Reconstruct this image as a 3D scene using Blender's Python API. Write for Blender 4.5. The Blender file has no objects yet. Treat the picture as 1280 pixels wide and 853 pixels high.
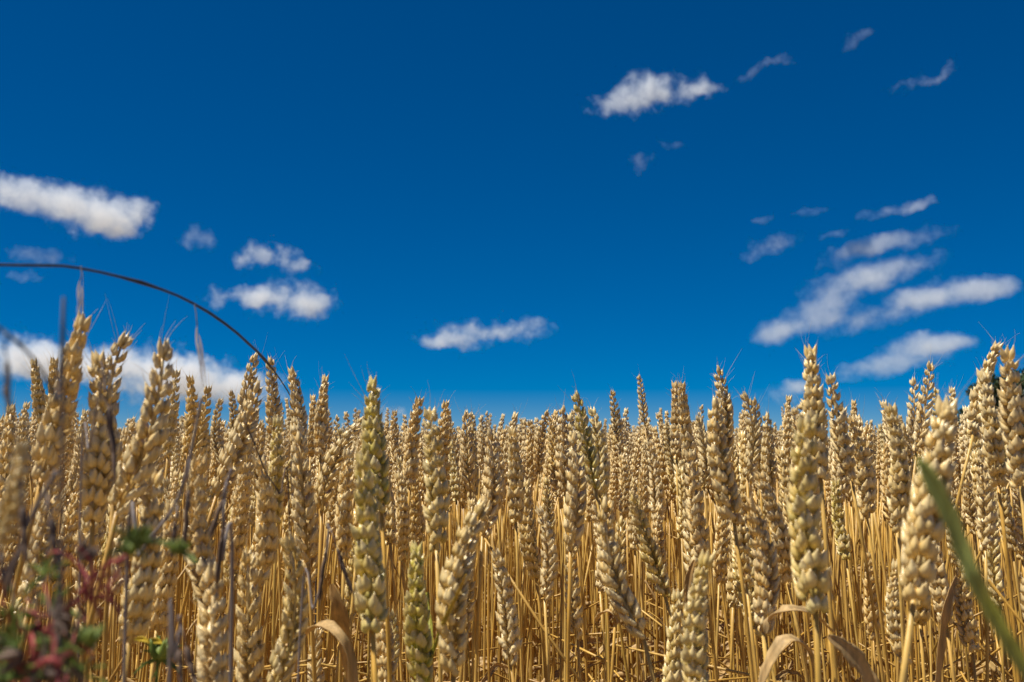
import bpy, math, random
import numpy as np
from mathutils import Vector, Matrix, Quaternion, noise as mnoise

R = math.radians
SC = bpy.context.scene
COL = SC.collection

# ------------------------------------------------------------------ camera
FPX = 1280.0                      # focal length in pixels of the 1280 px wide photograph
CAM = Vector((0.0, 0.0, 0.80))
PITCH = math.atan(138.0 / FPX)
cd = bpy.data.cameras.new("camera")
cam = bpy.data.objects.new("camera", cd)
COL.objects.link(cam)
cam.location = CAM
cam.rotation_euler = (R(90) + PITCH, 0, 0)
cd.sensor_width = 36.0
cd.lens = 36.0
cd.clip_start = 0.02
cd.clip_end = 20000
cd.dof.use_dof = True
cd.dof.focus_distance = 1.1
cd.dof.aperture_fstop = 16.0
SC.camera = cam

# ------------------------------------------------------------------ sky and sun
SUN_EL, SUN_AZ = 63.0, 254.0      # azimuth clockwise from +Y (the view direction): behind and to the left
w = bpy.data.worlds.new("World")
SC.world = w
w.use_nodes = True
nt = w.node_tree
nt.nodes.clear()
sky = nt.nodes.new("ShaderNodeTexSky")
sky.sky_type = 'NISHITA'
sky.sun_disc = False
sky.sun_elevation = R(SUN_EL)
sky.sun_rotation = R(SUN_AZ)
sky.altitude = 5000
sky.air_density = 1.0
sky.dust_density = 0.0
sky.ozone_density = 6.0
hs = nt.nodes.new("ShaderNodeHueSaturation")
hs.inputs['Hue'].default_value = 0.506
hs.inputs['Saturation'].default_value = 1.8
hs.inputs['Value'].default_value = 0.845
bg = nt.nodes.new("ShaderNodeBackground")
bg.inputs['Strength'].default_value = 0.10
wo = nt.nodes.new("ShaderNodeOutputWorld")
gm = nt.nodes.new("ShaderNodeGamma")
gm.inputs[1].default_value = 0.78
nt.links.new(sky.outputs[0], gm.inputs[0])
nt.links.new(gm.outputs[0], hs.inputs['Color'])
nt.links.new(hs.outputs[0], bg.inputs[0])
nt.links.new(bg.outputs[0], wo.inputs[0])

sd = bpy.data.lights.new("sun", 'SUN')
sd.energy = 5.0
sd.angle = R(0.5)
sd.color = (1.0, 0.96, 0.88)
sun = bpy.data.objects.new("sun", sd)
COL.objects.link(sun)
az, el = R(SUN_AZ), R(SUN_EL)
sdir = Vector((math.sin(az) * math.cos(el), math.cos(az) * math.cos(el), math.sin(el)))
sun.rotation_euler = sdir.to_track_quat('Z', 'Y').to_euler()

SC.view_settings.view_transform = 'Standard'
SC.view_settings.look = 'None'
SC.view_settings.exposure = 0.36
SC.view_settings.gamma = 1.0
SC.render.engine = 'CYCLES'
SC.cycles.use_denoising = True
SC.cycles.max_bounces = 6
SC.cycles.diffuse_bounces = 3
SC.cycles.glossy_bounces = 1
SC.cycles.transmission_bounces = 3
SC.cycles.transparent_max_bounces = 6
SC.cycles.volume_bounces = 3
SC.cycles.volume_max_steps = 256
SC.cycles.volume_step_rate = 0.4
SC.cycles.caustics_reflective = False
SC.cycles.caustics_refractive = False


def at(px, py, d):
    """The point seen at pixel (px, py) of the photograph, d metres along the lens axis."""
    v = Vector(((px - 640.0) / FPX * d, (426.5 - py) / FPX * d, -d))
    v.rotate(cam.rotation_euler)
    return CAM + v


def to_px(p):
    v = Vector(p) - CAM
    v.rotate(cam.rotation_euler.to_matrix().inverted())
    d = -v.z
    return 640 + v.x / d * FPX, 426.5 - v.y / d * FPX, d


# ------------------------------------------------------------------ node helpers
def new_mat(name):
    m = bpy.data.materials.new(name)
    m.use_nodes = True
    t = m.node_tree
    t.nodes.clear()
    out = t.nodes.new("ShaderNodeOutputMaterial")
    return m, t, out


def nd(t, kind, **kw):
    n = t.nodes.new(kind)
    for k, v in kw.items():
        setattr(n, k, v)
    return n


def math_n(t, op, a, b=None, clamp=False):
    n = nd(t, "ShaderNodeMath", operation=op, use_clamp=clamp)
    for i, v in enumerate((a, b)):
        if v is None:
            continue
        if isinstance(v, (int, float)):
            n.inputs[i].default_value = v
        else:
            t.links.new(v, n.inputs[i])
    return n.outputs[0]


def mix_c(t, f, a, b):
    n = nd(t, "ShaderNodeMix", data_type='RGBA')
    for i, v in ((0, f), (6, a), (7, b)):
        if isinstance(v, (int, float)):
            n.inputs[i].default_value = v
        elif isinstance(v, tuple):
            n.inputs[i].default_value = (*v, 1.0)
        else:
            t.links.new(v, n.inputs[i])
    return n.outputs[2]


def plant_mat(name, pale, mid, deep, green, rough=0.5, trans=0.18, streak=(900, 900, 60), spec=0.35, bump=0.25, tip_pale=0.5):
    """Dry plant tissue. Colour attribute 'tone': red = random per floret, green = along it, blue = random per plant;
    the object property 'unripe' tints one plant greener."""
    m, t, out = new_mat(name)
    at_ = nd(t, "ShaderNodeAttribute", attribute_name="tone")
    sp = nd(t, "ShaderNodeSeparateColor")
    t.links.new(at_.outputs['Color'], sp.inputs[0])
    un = nd(t, "ShaderNodeAttribute", attribute_name="unripe", attribute_type='OBJECT')
    oi = nd(t, "ShaderNodeObjectInfo")
    tc = nd(t, "ShaderNodeTexCoord")
    mp = nd(t, "ShaderNodeMapping")
    mp.inputs['Scale'].default_value = streak
    t.links.new(tc.outputs['Object'], mp.inputs[0])
    nz = nd(t, "ShaderNodeTexNoise")
    nz.inputs['Scale'].default_value = 1.0
    nz.inputs['Detail'].default_value = 3.0
    t.links.new(mp.outputs[0], nz.inputs['Vector'])
    # per plant: ripe gold to bleached straw
    rnd = math_n(t, 'FRACT', math_n(t, 'ADD', oi.outputs['Random'], sp.outputs[2]))
    c1 = mix_c(t, rnd, mid, pale)
    f2 = math_n(t, 'MULTIPLY', sp.outputs[0], 0.75)
    c2 = mix_c(t, f2, c1, deep)
    f3 = math_n(t, 'MULTIPLY', sp.outputs[1], tip_pale)
    c3 = mix_c(t, f3, c2, pale)
    # green cast at the floret's base, more on an unripe plant
    g0 = math_n(t, 'MULTIPLY', math_n(t, 'SUBTRACT', 1.0, sp.outputs[1]), math_n(t, 'ADD', math_n(t, 'MULTIPLY', un.outputs['Fac'], 1.3), 0.03))
    g1 = math_n(t, 'ADD', g0, math_n(t, 'MULTIPLY', math_n(t, 'MULTIPLY', un.outputs['Fac'], sp.outputs[0]), 0.7), clamp=True)
    c4 = mix_c(t, g1, c3, green)
    sv = math_n(t, 'ADD', math_n(t, 'MULTIPLY', nz.outputs[0], 0.7), 0.65)
    mp2 = nd(t, "ShaderNodeMapping")
    mp2.inputs['Scale'].default_value = (260, 260, 45)
    t.links.new(tc.outputs['Object'], mp2.inputs[0])
    nz2 = nd(t, "ShaderNodeTexNoise")
    nz2.inputs['Scale'].default_value = 1.0
    nz2.inputs['Detail'].default_value = 4.0
    t.links.new(mp2.outputs[0], nz2.inputs['Vector'])
    bl_ = nd(t, "ShaderNodeMapRange")
    bl_.inputs['From Min'].default_value = 0.33; bl_.inputs['From Max'].default_value = 0.62
    bl_.inputs['To Min'].default_value = 0.74; bl_.inputs['To Max'].default_value = 1.10
    t.links.new(nz2.outputs[0], bl_.inputs['Value'])
    sv = math_n(t, 'MULTIPLY', sv, bl_.outputs[0])
    vm = nd(t, "ShaderNodeVectorMath", operation='SCALE')
    t.links.new(c4, vm.inputs[0])
    t.links.new(sv, vm.inputs['Scale'])
    col = vm.outputs[0]
    bs = nd(t, "ShaderNodeBsdfPrincipled")
    t.links.new(col, bs.inputs['Base Color'])
    bs.inputs['Roughness'].default_value = rough
    bs.inputs['Specular IOR Level'].default_value = spec
    bp = nd(t, "ShaderNodeBump")
    bp.inputs['Strength'].default_value = bump
    bp.inputs['Distance'].default_value = 0.0006
    t.links.new(nz.outputs[0], bp.inputs['Height'])
    t.links.new(bp.outputs[0], bs.inputs['Normal'])
    tr = nd(t, "ShaderNodeBsdfTranslucent")
    t.links.new(col, tr.inputs['Color'])
    mx = nd(t, "ShaderNodeMixShader")
    mx.inputs[0].default_value = trans
    t.links.new(bs.outputs[0], mx.inputs[1])
    t.links.new(tr.outputs[0], mx.inputs[2])
    t.links.new(mx.outputs[0], out.inputs[0])
    return m


M_EAR = plant_mat("wheat_ear", (0.93, 0.74, 0.40), (0.80, 0.52, 0.15), (0.44, 0.225, 0.028), (0.58, 0.52, 0.07),
                  rough=0.29, spec=0.75, trans=0.04, bump=0.7, streak=(1100, 1100, 90))
M_STEM = plant_mat("wheat_straw", (0.74, 0.48, 0.13), (0.60, 0.32, 0.045), (0.24, 0.10, 0.014), (0.36, 0.34, 0.05),
                   rough=0.4, trans=0.0, streak=(1500, 1500, 12), spec=0.45, tip_pale=0.2)
M_LEAF = plant_mat("dry_leaf", (0.74, 0.52, 0.24), (0.62, 0.38, 0.13), (0.32, 0.15, 0.04), (0.20, 0.26, 0.04),
                   rough=0.6, trans=0.3, streak=(700, 700, 30))
M_AWN = plant_mat("awn", (0.75, 0.60, 0.38), (0.66, 0.48, 0.24), (0.5, 0.34, 0.14), (0.5, 0.5, 0.2), trans=0.35, bump=0)
M_DARK = plant_mat("weathered_grass", (0.20, 0.13, 0.085), (0.10, 0.06, 0.045), (0.03, 0.018, 0.02), (0.10, 0.09, 0.04), rough=0.7, trans=0.1)
M_ARCH = plant_mat("grey_brown_stalk", (0.08, 0.08, 0.10), (0.055, 0.055, 0.075), (0.03, 0.03, 0.042), (0.06, 0.06, 0.04), rough=0.7, trans=0.05)
M_HUSK = plant_mat("pale_husk", (0.42, 0.36, 0.32), (0.34, 0.28, 0.25), (0.22, 0.17, 0.17), (0.3, 0.3, 0.2), rough=0.7, trans=0.4)
M_GREEN = plant_mat("green_grass", (0.26, 0.32, 0.06), (0.12, 0.19, 0.025), (0.05, 0.085, 0.014), (0.10, 0.20, 0.02), rough=0.5, trans=0.3)
M_RED = plant_mat("red_stalk", (0.55, 0.15, 0.12), (0.48, 0.07, 0.08), (0.20, 0.03, 0.03), (0.4, 0.1, 0.05), rough=0.5, trans=0.25)
M_YELLOW = plant_mat("yellow_petal", (0.8, 0.6, 0.04), (0.75, 0.52, 0.03), (0.7, 0.45, 0.03), (0.6, 0.5, 0.05), trans=0.35)


# ------------------------------------------------------------------ mesh helpers
class Geo:
    """Vertex, quad, triangle and tone arrays that end up as one mesh."""
    def __init__(s):
        s.v, s.q, s.t, s.c, s.n = [], [], [], [], 0

    def add(s, v, q, t, c):
        s.v.append(v); s.c.append(c)
        if len(q): s.q.append(q + s.n)
        if len(t): s.t.append(t + s.n)
        s.n += len(v)
        return s

    def merged(s):
        z = lambda k: np.zeros((0, k), dtype=np.int64)
        return (np.concatenate(s.v), np.concatenate(s.q) if s.q else z(4), np.concatenate(s.t) if s.t else z(3), np.concatenate(s.c))

    def add_geo(s, g):
        return s.add(*g.merged())

    def mesh(s, name, mat, smooth=True):
        v, q, t, c = s.merged()
        me = bpy.data.meshes.new(name)
        me.vertices.add(len(v))
        me.vertices.foreach_set("co", v.astype(np.float32).ravel())
        nl = len(q) * 4 + len(t) * 3
        me.loops.add(nl)
        me.loops.foreach_set("vertex_index", np.concatenate([q.ravel(), t.ravel()]).astype(np.int32))
        me.polygons.add(len(q) + len(t))
        st = np.concatenate([np.arange(len(q)) * 4, len(q) * 4 + np.arange(len(t)) * 3]).astype(np.int32)
        me.polygons.foreach_set("loop_start", st)
        me.update(calc_edges=True)
        if smooth:
            me.polygons.foreach_set("use_smooth", np.ones(len(me.polygons), dtype=bool))
        a = me.color_attributes.new("tone", 'FLOAT_COLOR', 'POINT')
        cc = np.ones((len(v), 4), dtype=np.float32)
        cc[:, :3] = c
        a.data.foreach_set("color", cc.ravel())
        me.materials.append(mat)
        return me


def link(name, data, parent=None, matrix=None, **props):
    o = bpy.data.objects.new(name, data)
    COL.objects.link(o)
    if parent is not None:
        o.parent = parent
    if matrix is not None:
        o.matrix_local = matrix
    for k, v in props.items():
        o[k] = v
    return o


def thing(name, loc, label, cat, group=None):
    o = bpy.data.objects.new(name, None)
    o.empty_display_size = 0.02
    COL.objects.link(o)
    o.location = loc
    o["label"] = label
    o["category"] = cat
    o["kind"] = "thing"
    if group:
        o["group"] = group
    return o


def almond(rings, segs):
    """A plump pointed floret along +z, unit length, half width 1 in y, half thickness 1 in x, its back to +x."""
    V, C = [], []
    ts = np.linspace(0, 1, rings + 2)[1:-1]
    V.append((0, 0, 0)); C.append(0)
    for t_ in ts:
        r = math.sin(math.pi * t_ ** 0.74) ** 0.8
        if t_ > 0.55:
            r *= 1 - 0.5 * (t_ - 0.55) / 0.45
        for k in range(segs):
            a = 2 * math.pi * k / segs
            x = math.cos(a) * r
            if x > 0:
                x *= 1.0 + 0.25 * math.cos(a) ** 6      # keel along the back
            else:
                x *= 0.7
            V.append((x, math.sin(a) * r, t_)); C.append(t_)
    V.append((0.0, 0, 1.0)); C.append(1)
    nr = len(ts)
    q, tr = [], []
    for i in range(nr - 1):
        for k in range(segs):
            a, b = 1 + i * segs + k, 1 + i * segs + (k + 1) % segs
            q.append((a, b, b + segs, a + segs))
    last = len(V) - 1
    for k in range(segs):
        tr.append((0, 1 + (k + 1) % segs, 1 + k))
        tr.append((last, 1 + (nr - 1) * segs + k, 1 + (nr - 1) * segs + (k + 1) % segs))
    return np.array(V, float), np.array(q, dtype=np.int64).reshape(-1, 4), np.array(tr, dtype=np.int64), np.array(C, float)


ALM = {'high': almond(8, 10), 'mid': almond(4, 6), 'low': almond(2, 4), 'tiny': almond(1, 4)}


def place_floret(lod, pos, d, out, L, wd, th, curl, tone, pr):
    """pos base, d direction of growth, out the outward side."""
    v0, q, t, c = ALM[lod]
    v = v0.copy()
    v[:, 0] = v[:, 0] * th + (-curl * (v[:, 2] ** 2) + 0.6 * curl * v[:, 2]) * L
    v[:, 1] *= wd
    v[:, 2] *= L
    d = d / np.linalg.norm(d)
    o = out - d * np.dot(out, d); o /= np.linalg.norm(o)
    y = np.cross(d, o)
    M = np.stack([o, y, d])
    col = np.stack([np.full(len(v), tone), c, np.full(len(v), pr)], axis=1)
    return v @ M + pos, q, t, col


def hair(p, d, L, r, rng, bend=0.25):
    d = d / np.linalg.norm(d)
    s = np.cross(d, [0.3, 0.7, 0.2]); s /= np.linalg.norm(s)
    u = np.cross(d, s)
    bd = (s * rng.uniform(-1, 1) + u * rng.uniform(-1, 1)) * bend
    V, K = [], 5
    for i in range(K):
        f = i / (K - 1)
        c = p + d * L * f + bd * L * f * f
        for k in range(3):
            a = 2 * math.pi * k / 3
            V.append(c + (s * math.cos(a) + u * math.sin(a)) * r * (1 - 0.75 * f))
    Q = [(i * 3 + k, i * 3 + (k + 1) % 3, (i + 1) * 3 + (k + 1) % 3, (i + 1) * 3 + k) for i in range(K - 1) for k in range(3)]
    V = np.array(V)
    col = np.zeros((len(V), 3)); col[:, 0] = rng.random() * 0.5; col[:, 1] = np.repeat(np.linspace(0, 1, K), 3); col[:, 2] = 0
    return V, np.array(Q, dtype=np.int64), np.zeros((0, 3), dtype=np.int64), col


EAR_L = 0.085


def bend_pts(v, k, ang):
    """Curve the ear sideways with height."""
    z = v[:, 2:3] / EAR_L
    off = k * EAR_L * z * np.abs(z) if k > 0.3 else 2.2 * k * EAR_L * z * (z - 1.0)
    v[:, 0:1] += off * math.cos(ang)
    v[:, 1:2] += off * math.sin(ang)
    v[:, 2:3] -= np.abs(off) * 0.25 * z
    return v


def make_ear(seed, lod, n=20, bend=0.0, bang=0.0, plump=1.0, pr=0.0, awned=0.5):
    """(list of spikelet Geos, rachis Geo, awn Geo)"""
    rng = np.random.default_rng(seed)
    spk, awn = [], Geo()
    top = EAR_L - 0.0085
    twist = rng.uniform(-0.5, 0.5)
    for i in range(n):
        f = i / (n - 1)
        z = top * (f ** 0.97)
        side = 1 if i % 2 == 0 else -1
        size = 1.0 if f < 0.4 else 1.0 - 0.46 * ((f - 0.4) / 0.6) ** 1.1
        if f < 0.12:
            size = 0.78 + 0.22 * f / 0.12
        size *= rng.uniform(0.88, 1.10) * plump
        a = twist * f + rng.normal(0, 0.14)
        ox = np.array([math.cos(a), math.sin(a), 0]) * side
        oy = np.array([-math.sin(a), math.cos(a), 0])
        up = np.array([0, 0, 1.0])
        g = Geo()
        base = np.array([0, 0, z]) + ox * 0.0012
        spread = rng.uniform(0.85, 1.2)
        def fl(outw, fan, dz, L, wd, th, dx=0.0, curl=0.12):
            d = up + ox * outw * spread * (0.55 + 0.45 * size) + oy * fan * spread + rng.normal(0, 0.085, 3)
            L *= rng.uniform(0.9, 1.1); wd *= rng.uniform(0.85, 1.12)
            o = ox * 1.0 + oy * fan * 1.6
            if lod == 'tiny':
                L, wd, th = L * 1.15, wd * 1.5, th * 1.4
            p = base + up * dz * size + ox * dx * size + oy * fan * 0.0045 * size
            r = place_floret(lod, p, d, o, L * size, wd * size, th * size, curl, min(1, max(0, rng.normal(0.35, 0.28))), pr)
            bend_pts(r[0], bend, bang)
            g.add(*r)
            tipp = r[0][-1]
            if lod in ('high',):
                # beak of the lemma, longer on the upper spikelets
                if rng.random() < 0.85:
                    La = rng.uniform(0.0008, 0.0030) + (rng.random() < 0.05 + 0.5 * awned * f * f) * rng.uniform(0.002, 0.012) * f
                    if f > 0.85 and rng.random() < awned * 0.16:
                        La += rng.uniform(0.006, 0.022)
                    awn.add(*hair(tipp - d / np.linalg.norm(d) * 0.0012, d + ox * 0.15 + rng.normal(0, 0.12, 3), La + 0.0012, 0.00016, rng))
        if lod == 'tiny':
            fl(0.42, 0.0, 0.0, 0.0115, 0.0042, 0.0030)
        elif lod == 'low':
            for s in (-1, 1):
                fl(0.42, 0.36 * s, 0.0, 0.0105, 0.0030, 0.0026)
            fl(0.55, 0.0, 0.0018, 0.0105, 0.0027, 0.0026)
        else:
            for s in (-1, 1):
                fl(0.38, 0.56 * s, -0.0004, 0.0082, 0.0023, 0.0018, 0.0002)      # glumes
                fl(0.48, 0.36 * s, 0.0012, 0.0103, 0.0026, 0.0023, 0.0008)       # outer lemmas
            fl(0.60, rng.uniform(-0.16, 0.16), 0.0022, 0.0097, 0.0025, 0.0023, 0.0012)
            if rng.random() < 0.5:
                fl(0.34, rng.uniform(-0.2, 0.2), 0.0042, 0.0085, 0.0021, 0.0019, 0.0006)
        spk.append(g)
    g = Geo()                                                                     # terminal spikelet
    base = np.array([0, 0, top + 0.0005]); ox = np.array([1.0, 0, 0]); oy = np.array([0, 1.0, 0]); up = np.array([0, 0, 1.0])
    for s, fan in ((1, 0.28), (-1, 0.28), (1, -0.2)):
        d = up + oy * fan * s + ox * 0.12 * s
        r = place_floret(lod, base + oy * 0.001 * s, d, ox * s, 0.0095 * plump, 0.0019, 0.0016, 0.08, rng.uniform(0.1, 0.6), pr)
        bend_pts(r[0], bend, bang)
        g.add(*r)
        if lod == 'high':
            awn.add(*hair(r[0][-1] - d * 0.001, d + rng.normal(0, 0.12, 3), rng.uniform(0.003, 0.007) + (rng.random() < 0.3) * rng.uniform(0.004, 0.014), 0.00016, rng))
    spk.append(g)
    rach = Geo()
    if lod in ('high', 'mid'):
        pts = np.array([[0, 0, -0.001 + (top + 0.003) * k / 6] for k in range(7)])
        pts = bend_pts(pts, bend, bang)
        rach.add(*tube(pts, [0.0011] * 6 + [0.0007], 6, 0.4, pr))
    return spk, rach, awn


def tube(pts, rad, segs, tone=0.3, pr=0.0):
    pts = np.asarray(pts, float)
    n = len(pts)
    tan = np.gradient(pts, axis=0)
    tan /= np.linalg.norm(tan, axis=1)[:, None] + 1e-12
    ref = np.array([1.0, 0.13, 0.07]) if abs(tan[0][0]) < 0.9 else np.array([0.0, 1.0, 0.1])
    V = []
    for i in range(n):
        s = np.cross(tan[i], ref); s /= np.linalg.norm(s)
        u = np.cross(tan[i], s)
        a = np.arange(segs) * 2 * math.pi / segs
        V.append(pts[i] + (np.cos(a)[:, None] * s + np.sin(a)[:, None] * u) * rad[i])
    V = np.concatenate(V)
    Q = [(i * segs + k, i * segs + (k + 1) % segs, (i + 1) * segs + (k + 1) % segs, (i + 1) * segs + k)
         for i in range(n - 1) for k in range(segs)]
    V = np.concatenate([V, pts[:1], pts[-1:]])
    T = [(n * segs, (k + 1) % segs, k) for k in range(segs)] + [(n * segs + 1, (n - 1) * segs + k, (n - 1) * segs + (k + 1) % segs) for k in range(segs)]
    c = np.zeros((len(V), 3)); c[:, 0] = tone; c[:n * segs, 1] = np.repeat(np.linspace(0, 1, n), segs); c[:, 2] = pr
    return V, np.array(Q, dtype=np.int64), np.array(T, dtype=np.int64), c


def ribbon(pts, wid, nrm, tone=0.4, pr=0.0, cup=0.15, thick=0.00025):
    """A leaf blade: a strip with a midrib fold, two sided thickness."""
    pts = np.asarray(pts, float); n = len(pts)
    tan = np.gradient(pts, axis=0); tan /= np.linalg.norm(tan, axis=1)[:, None] + 1e-12
    rows = []
    for i in range(n):
        N = np.asarray(nrm[i], float)
        s = np.cross(tan[i], N); s /= np.linalg.norm(s) + 1e-12
        N = np.cross(s, tan[i])
        for side in (1, -1):
            for f in (-1, -0.5, 0, 0.5, 1):
                rows.append(pts[i] + s * wid[i] * 0.5 * f + N * (cup * wid[i] * f * f + thick * side))
    V = np.array(rows)
    Q = []
    for i in range(n - 1):
        a, b = i * 10, (i + 1) * 10
        for k in range(4):
            Q.append((a + k, a + k + 1, b + k + 1, b + k))
            Q.append((a + 5 + k + 1, a + 5 + k, b + 5 + k, b + 5 + k + 1))
        Q.append((a + 5, a, b, b + 5)); Q.append((a + 4, a + 9, b + 9, b + 4))
    c = np.zeros((len(V), 3)); c[:, 0] = tone; c[:, 1] = np.repeat(np.linspace(0, 1, n), 10); c[:, 2] = pr
    return V, np.array(Q, dtype=np.int64), np.zeros((0, 3), dtype=np.int64), c


def bez(p0, p1, p2, p3, n):
    t = np.linspace(0, 1, n)[:, None]
    return (1 - t) ** 3 * p0 + 3 * (1 - t) ** 2 * t * p1 + 3 * (1 - t) * t * t * p2 + t ** 3 * p3


def smooth_path(P, n=28):
    """Catmull-Rom through points."""
    P = [np.array(p, float) for p in P]
    P = [2 * P[0] - P[1]] + P + [2 * P[-1] - P[-2]]
    out = []
    m = len(P) - 3
    for i in range(m):
        for k in range(max(2, n // m)):
            t = k / max(2, n // m)
            a, b, c, d = P[i:i + 4]
            out.append(0.5 * ((2 * b) + (-a + c) * t + (2 * a - 5 * b + 4 * c - d) * t * t + (-a + 3 * b - 3 * c + d) * t ** 3))
    out.append(P[-2])
    return np.array(out)


def stem_geo(root, base, d, rng, segs=8, n=14, r0=0.0019, r1=0.0012, pr=0.0):
    root, base, d = map(lambda q: np.array(q, float), (root, base, d))
    L = np.linalg.norm(base - root)
    wob = np.array([rng.uniform(-1, 1), rng.uniform(-1, 1), 0]) * 0.02
    pts = bez(root, root + np.array([0, 0, 1]) * L * 0.35 + wob, base - d * L * 0.33, base, n)
    rad = np.linspace(r0, r1, n)
    kn = [int(n * 0.25), int(n * 0.5)]
    for k in kn:
        rad[k] *= 1.25
    g = Geo()
    g.add(*tube(pts, rad, segs, rng.uniform(0, 0.8), pr))
    return g, pts


def leaf_geo(seed, L=0.16, wd=0.010):
    """A dry, curled and drooping leaf that leaves the stem at the origin."""
    rng = np.random.default_rng(seed)
    n = 14
    a0 = rng.uniform(0.25, 0.7); droop = rng.uniform(1.8, 3.4)
    P, N = [np.zeros(3)], []
    yaw = 0.0
    for i in range(n):
        f = i / (n - 1)
        a = a0 + droop * f * (0.6 + 0.4 * f)
        yaw += rng.uniform(-0.12, 0.12)
        d = np.array([math.sin(a) * math.cos(yaw), math.sin(a) * math.sin(yaw), math.cos(a)])
        P.append(P[-1] + d * L / n)
        tw = rng.uniform(0.4, 1.0) * f * 3.0
        nn = np.array([-math.cos(a) * math.cos(yaw), -math.cos(a) * math.sin(yaw), math.sin(a)])
        s = np.cross(d, nn)
        N.append(nn * math.cos(tw) + s * math.sin(tw))
    N.append(N[-1])
    P = np.array(P)
    wid = [wd * (0.45 + 0.55 * math.sin(math.pi * min(1, f * 1.3 + 0.12)) if f < 0.6 else wd / wd * max(0.05, 1.0 - ((f - 0.6) / 0.4) ** 1.3)) for f in np.linspace(0, 1, n + 1)]
    wid = [wd * min(1.0, 0.35 + 3 * f) * (1 - f ** 3) + 0.0006 for f in np.linspace(0, 1, n + 1)]
    g = Geo()
    g.add(*ribbon(P, wid, N, tone=rng.uniform(0, 0.9), cup=rng.uniform(0.1, 0.35)))
    return g


# ------------------------------------------------------------------ ground
def soil_mat():
    m, t, out = new_mat("dry_soil")
    tc = nd(t, "ShaderNodeTexCoord")
    n1 = nd(t, "ShaderNodeTexNoise"); n1.inputs['Scale'].default_value = 30; n1.inputs['Detail'].default_value = 8
    n2 = nd(t, "ShaderNodeTexNoise"); n2.inputs['Scale'].default_value = 0.6; n2.inputs['Detail'].default_value = 3
    t.links.new(tc.outputs['Object'], n1.inputs['Vector']); t.links.new(tc.outputs['Object'], n2.inputs['Vector'])
    c = mix_c(t, n1.outputs[0], (0.10, 0.065, 0.035), (0.26, 0.17, 0.08))
    c = mix_c(t, math_n(t, 'MULTIPLY', n2.outputs[0], 0.5), c, (0.34, 0.24, 0.11))
    b = nd(t, "ShaderNodeBsdfPrincipled"); b.inputs['Roughness'].default_value = 0.95
    t.links.new(c, b.inputs['Base Color'])
    bp = nd(t, "ShaderNodeBump"); bp.inputs['Distance'].default_value = 0.02; bp.inputs['Strength'].default_value = 0.8
    t.links.new(n1.outputs[0], bp.inputs['Height']); t.links.new(bp.outputs[0], b.inputs['Normal'])
    t.links.new(b.outputs[0], out.inputs[0])
    return m


def ground():
    xs = np.concatenate([-np.geomspace(4000, 3, 16), np.linspace(-2.5, 2.5, 21), np.geomspace(3, 4000, 16)])
    ys = np.concatenate([-np.geomspace(2000, 2, 12), np.linspace(-1.5, 6, 31), np.geomspace(7, 4000, 16)])
    X, Y = np.meshgrid(xs, ys)
    rr = np.random.default_rng(5)
    Z = rr.normal(0, 0.006, X.shape) * (np.hypot(X, Y) < 9)
    V = np.stack([X, Y, Z], axis=-1).reshape(-1, 3)
    nx, ny = len(xs), len(ys)
    i, j = np.meshgrid(np.arange(nx - 1), np.arange(ny - 1))
    a = (j * nx + i).ravel()
    Q = np.stack([a, a + 1, a + nx + 1, a + nx], axis=1)
    g = Geo(); g.add(V, Q, np.zeros((0, 3), dtype=np.int64), np.zeros((len(V), 3)))
    link("ground", g.mesh("ground", soil_mat()), kind="structure", label="dry brown soil of the field under the wheat")


ground()

# ------------------------------------------------------------------ wheat prototypes
VAR = []
for s_, (bd, ang, pl) in enumerate([(0.0, 0, 1.0), (0.10, 0.4, 1.03), (-0.08, 1.2, 0.97), (0.14, 1.8, 1.0), (0.05, 2.6, 1.08),
                                    (-0.16, 0.0, 0.98), (0.03, 0.9, 0.92), (0.12, 3.0, 1.05), (0.40, 0.0, 1.0)]):
    spk, rach, awn = make_ear(100 + s_, 'high', n=18 + (s_ % 3), bend=bd, bang=ang, plump=pl * 1.04, awned=0.3 + 0.5 * ((s_ * 37) % 10) / 10)
    whole = Geo()
    for g in spk: whole.add_geo(g)
    whole.add_geo(rach)
    VAR.append(dict(spk=[g.mesh("spikelet", M_EAR) for g in spk], rach=rach.mesh("rachis", M_EAR),
                    awn=awn.mesh("awn_tuft", M_AWN), whole=whole.mesh("ear", M_EAR)))
LEAVES = [leaf_geo(300 + k, L=0.12 + 0.02 * (k % 4), wd=0.008 + 0.0015 * (k % 3)).mesh("leaf", M_LEAF) for k in range(7)]

rngp = np.random.default_rng(77)
GROUP_FRONT = "ripe wheat plants at the near edge of the field"
GROUP_FILL = "wheat plants crowded in the rows behind the front ears"


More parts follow.
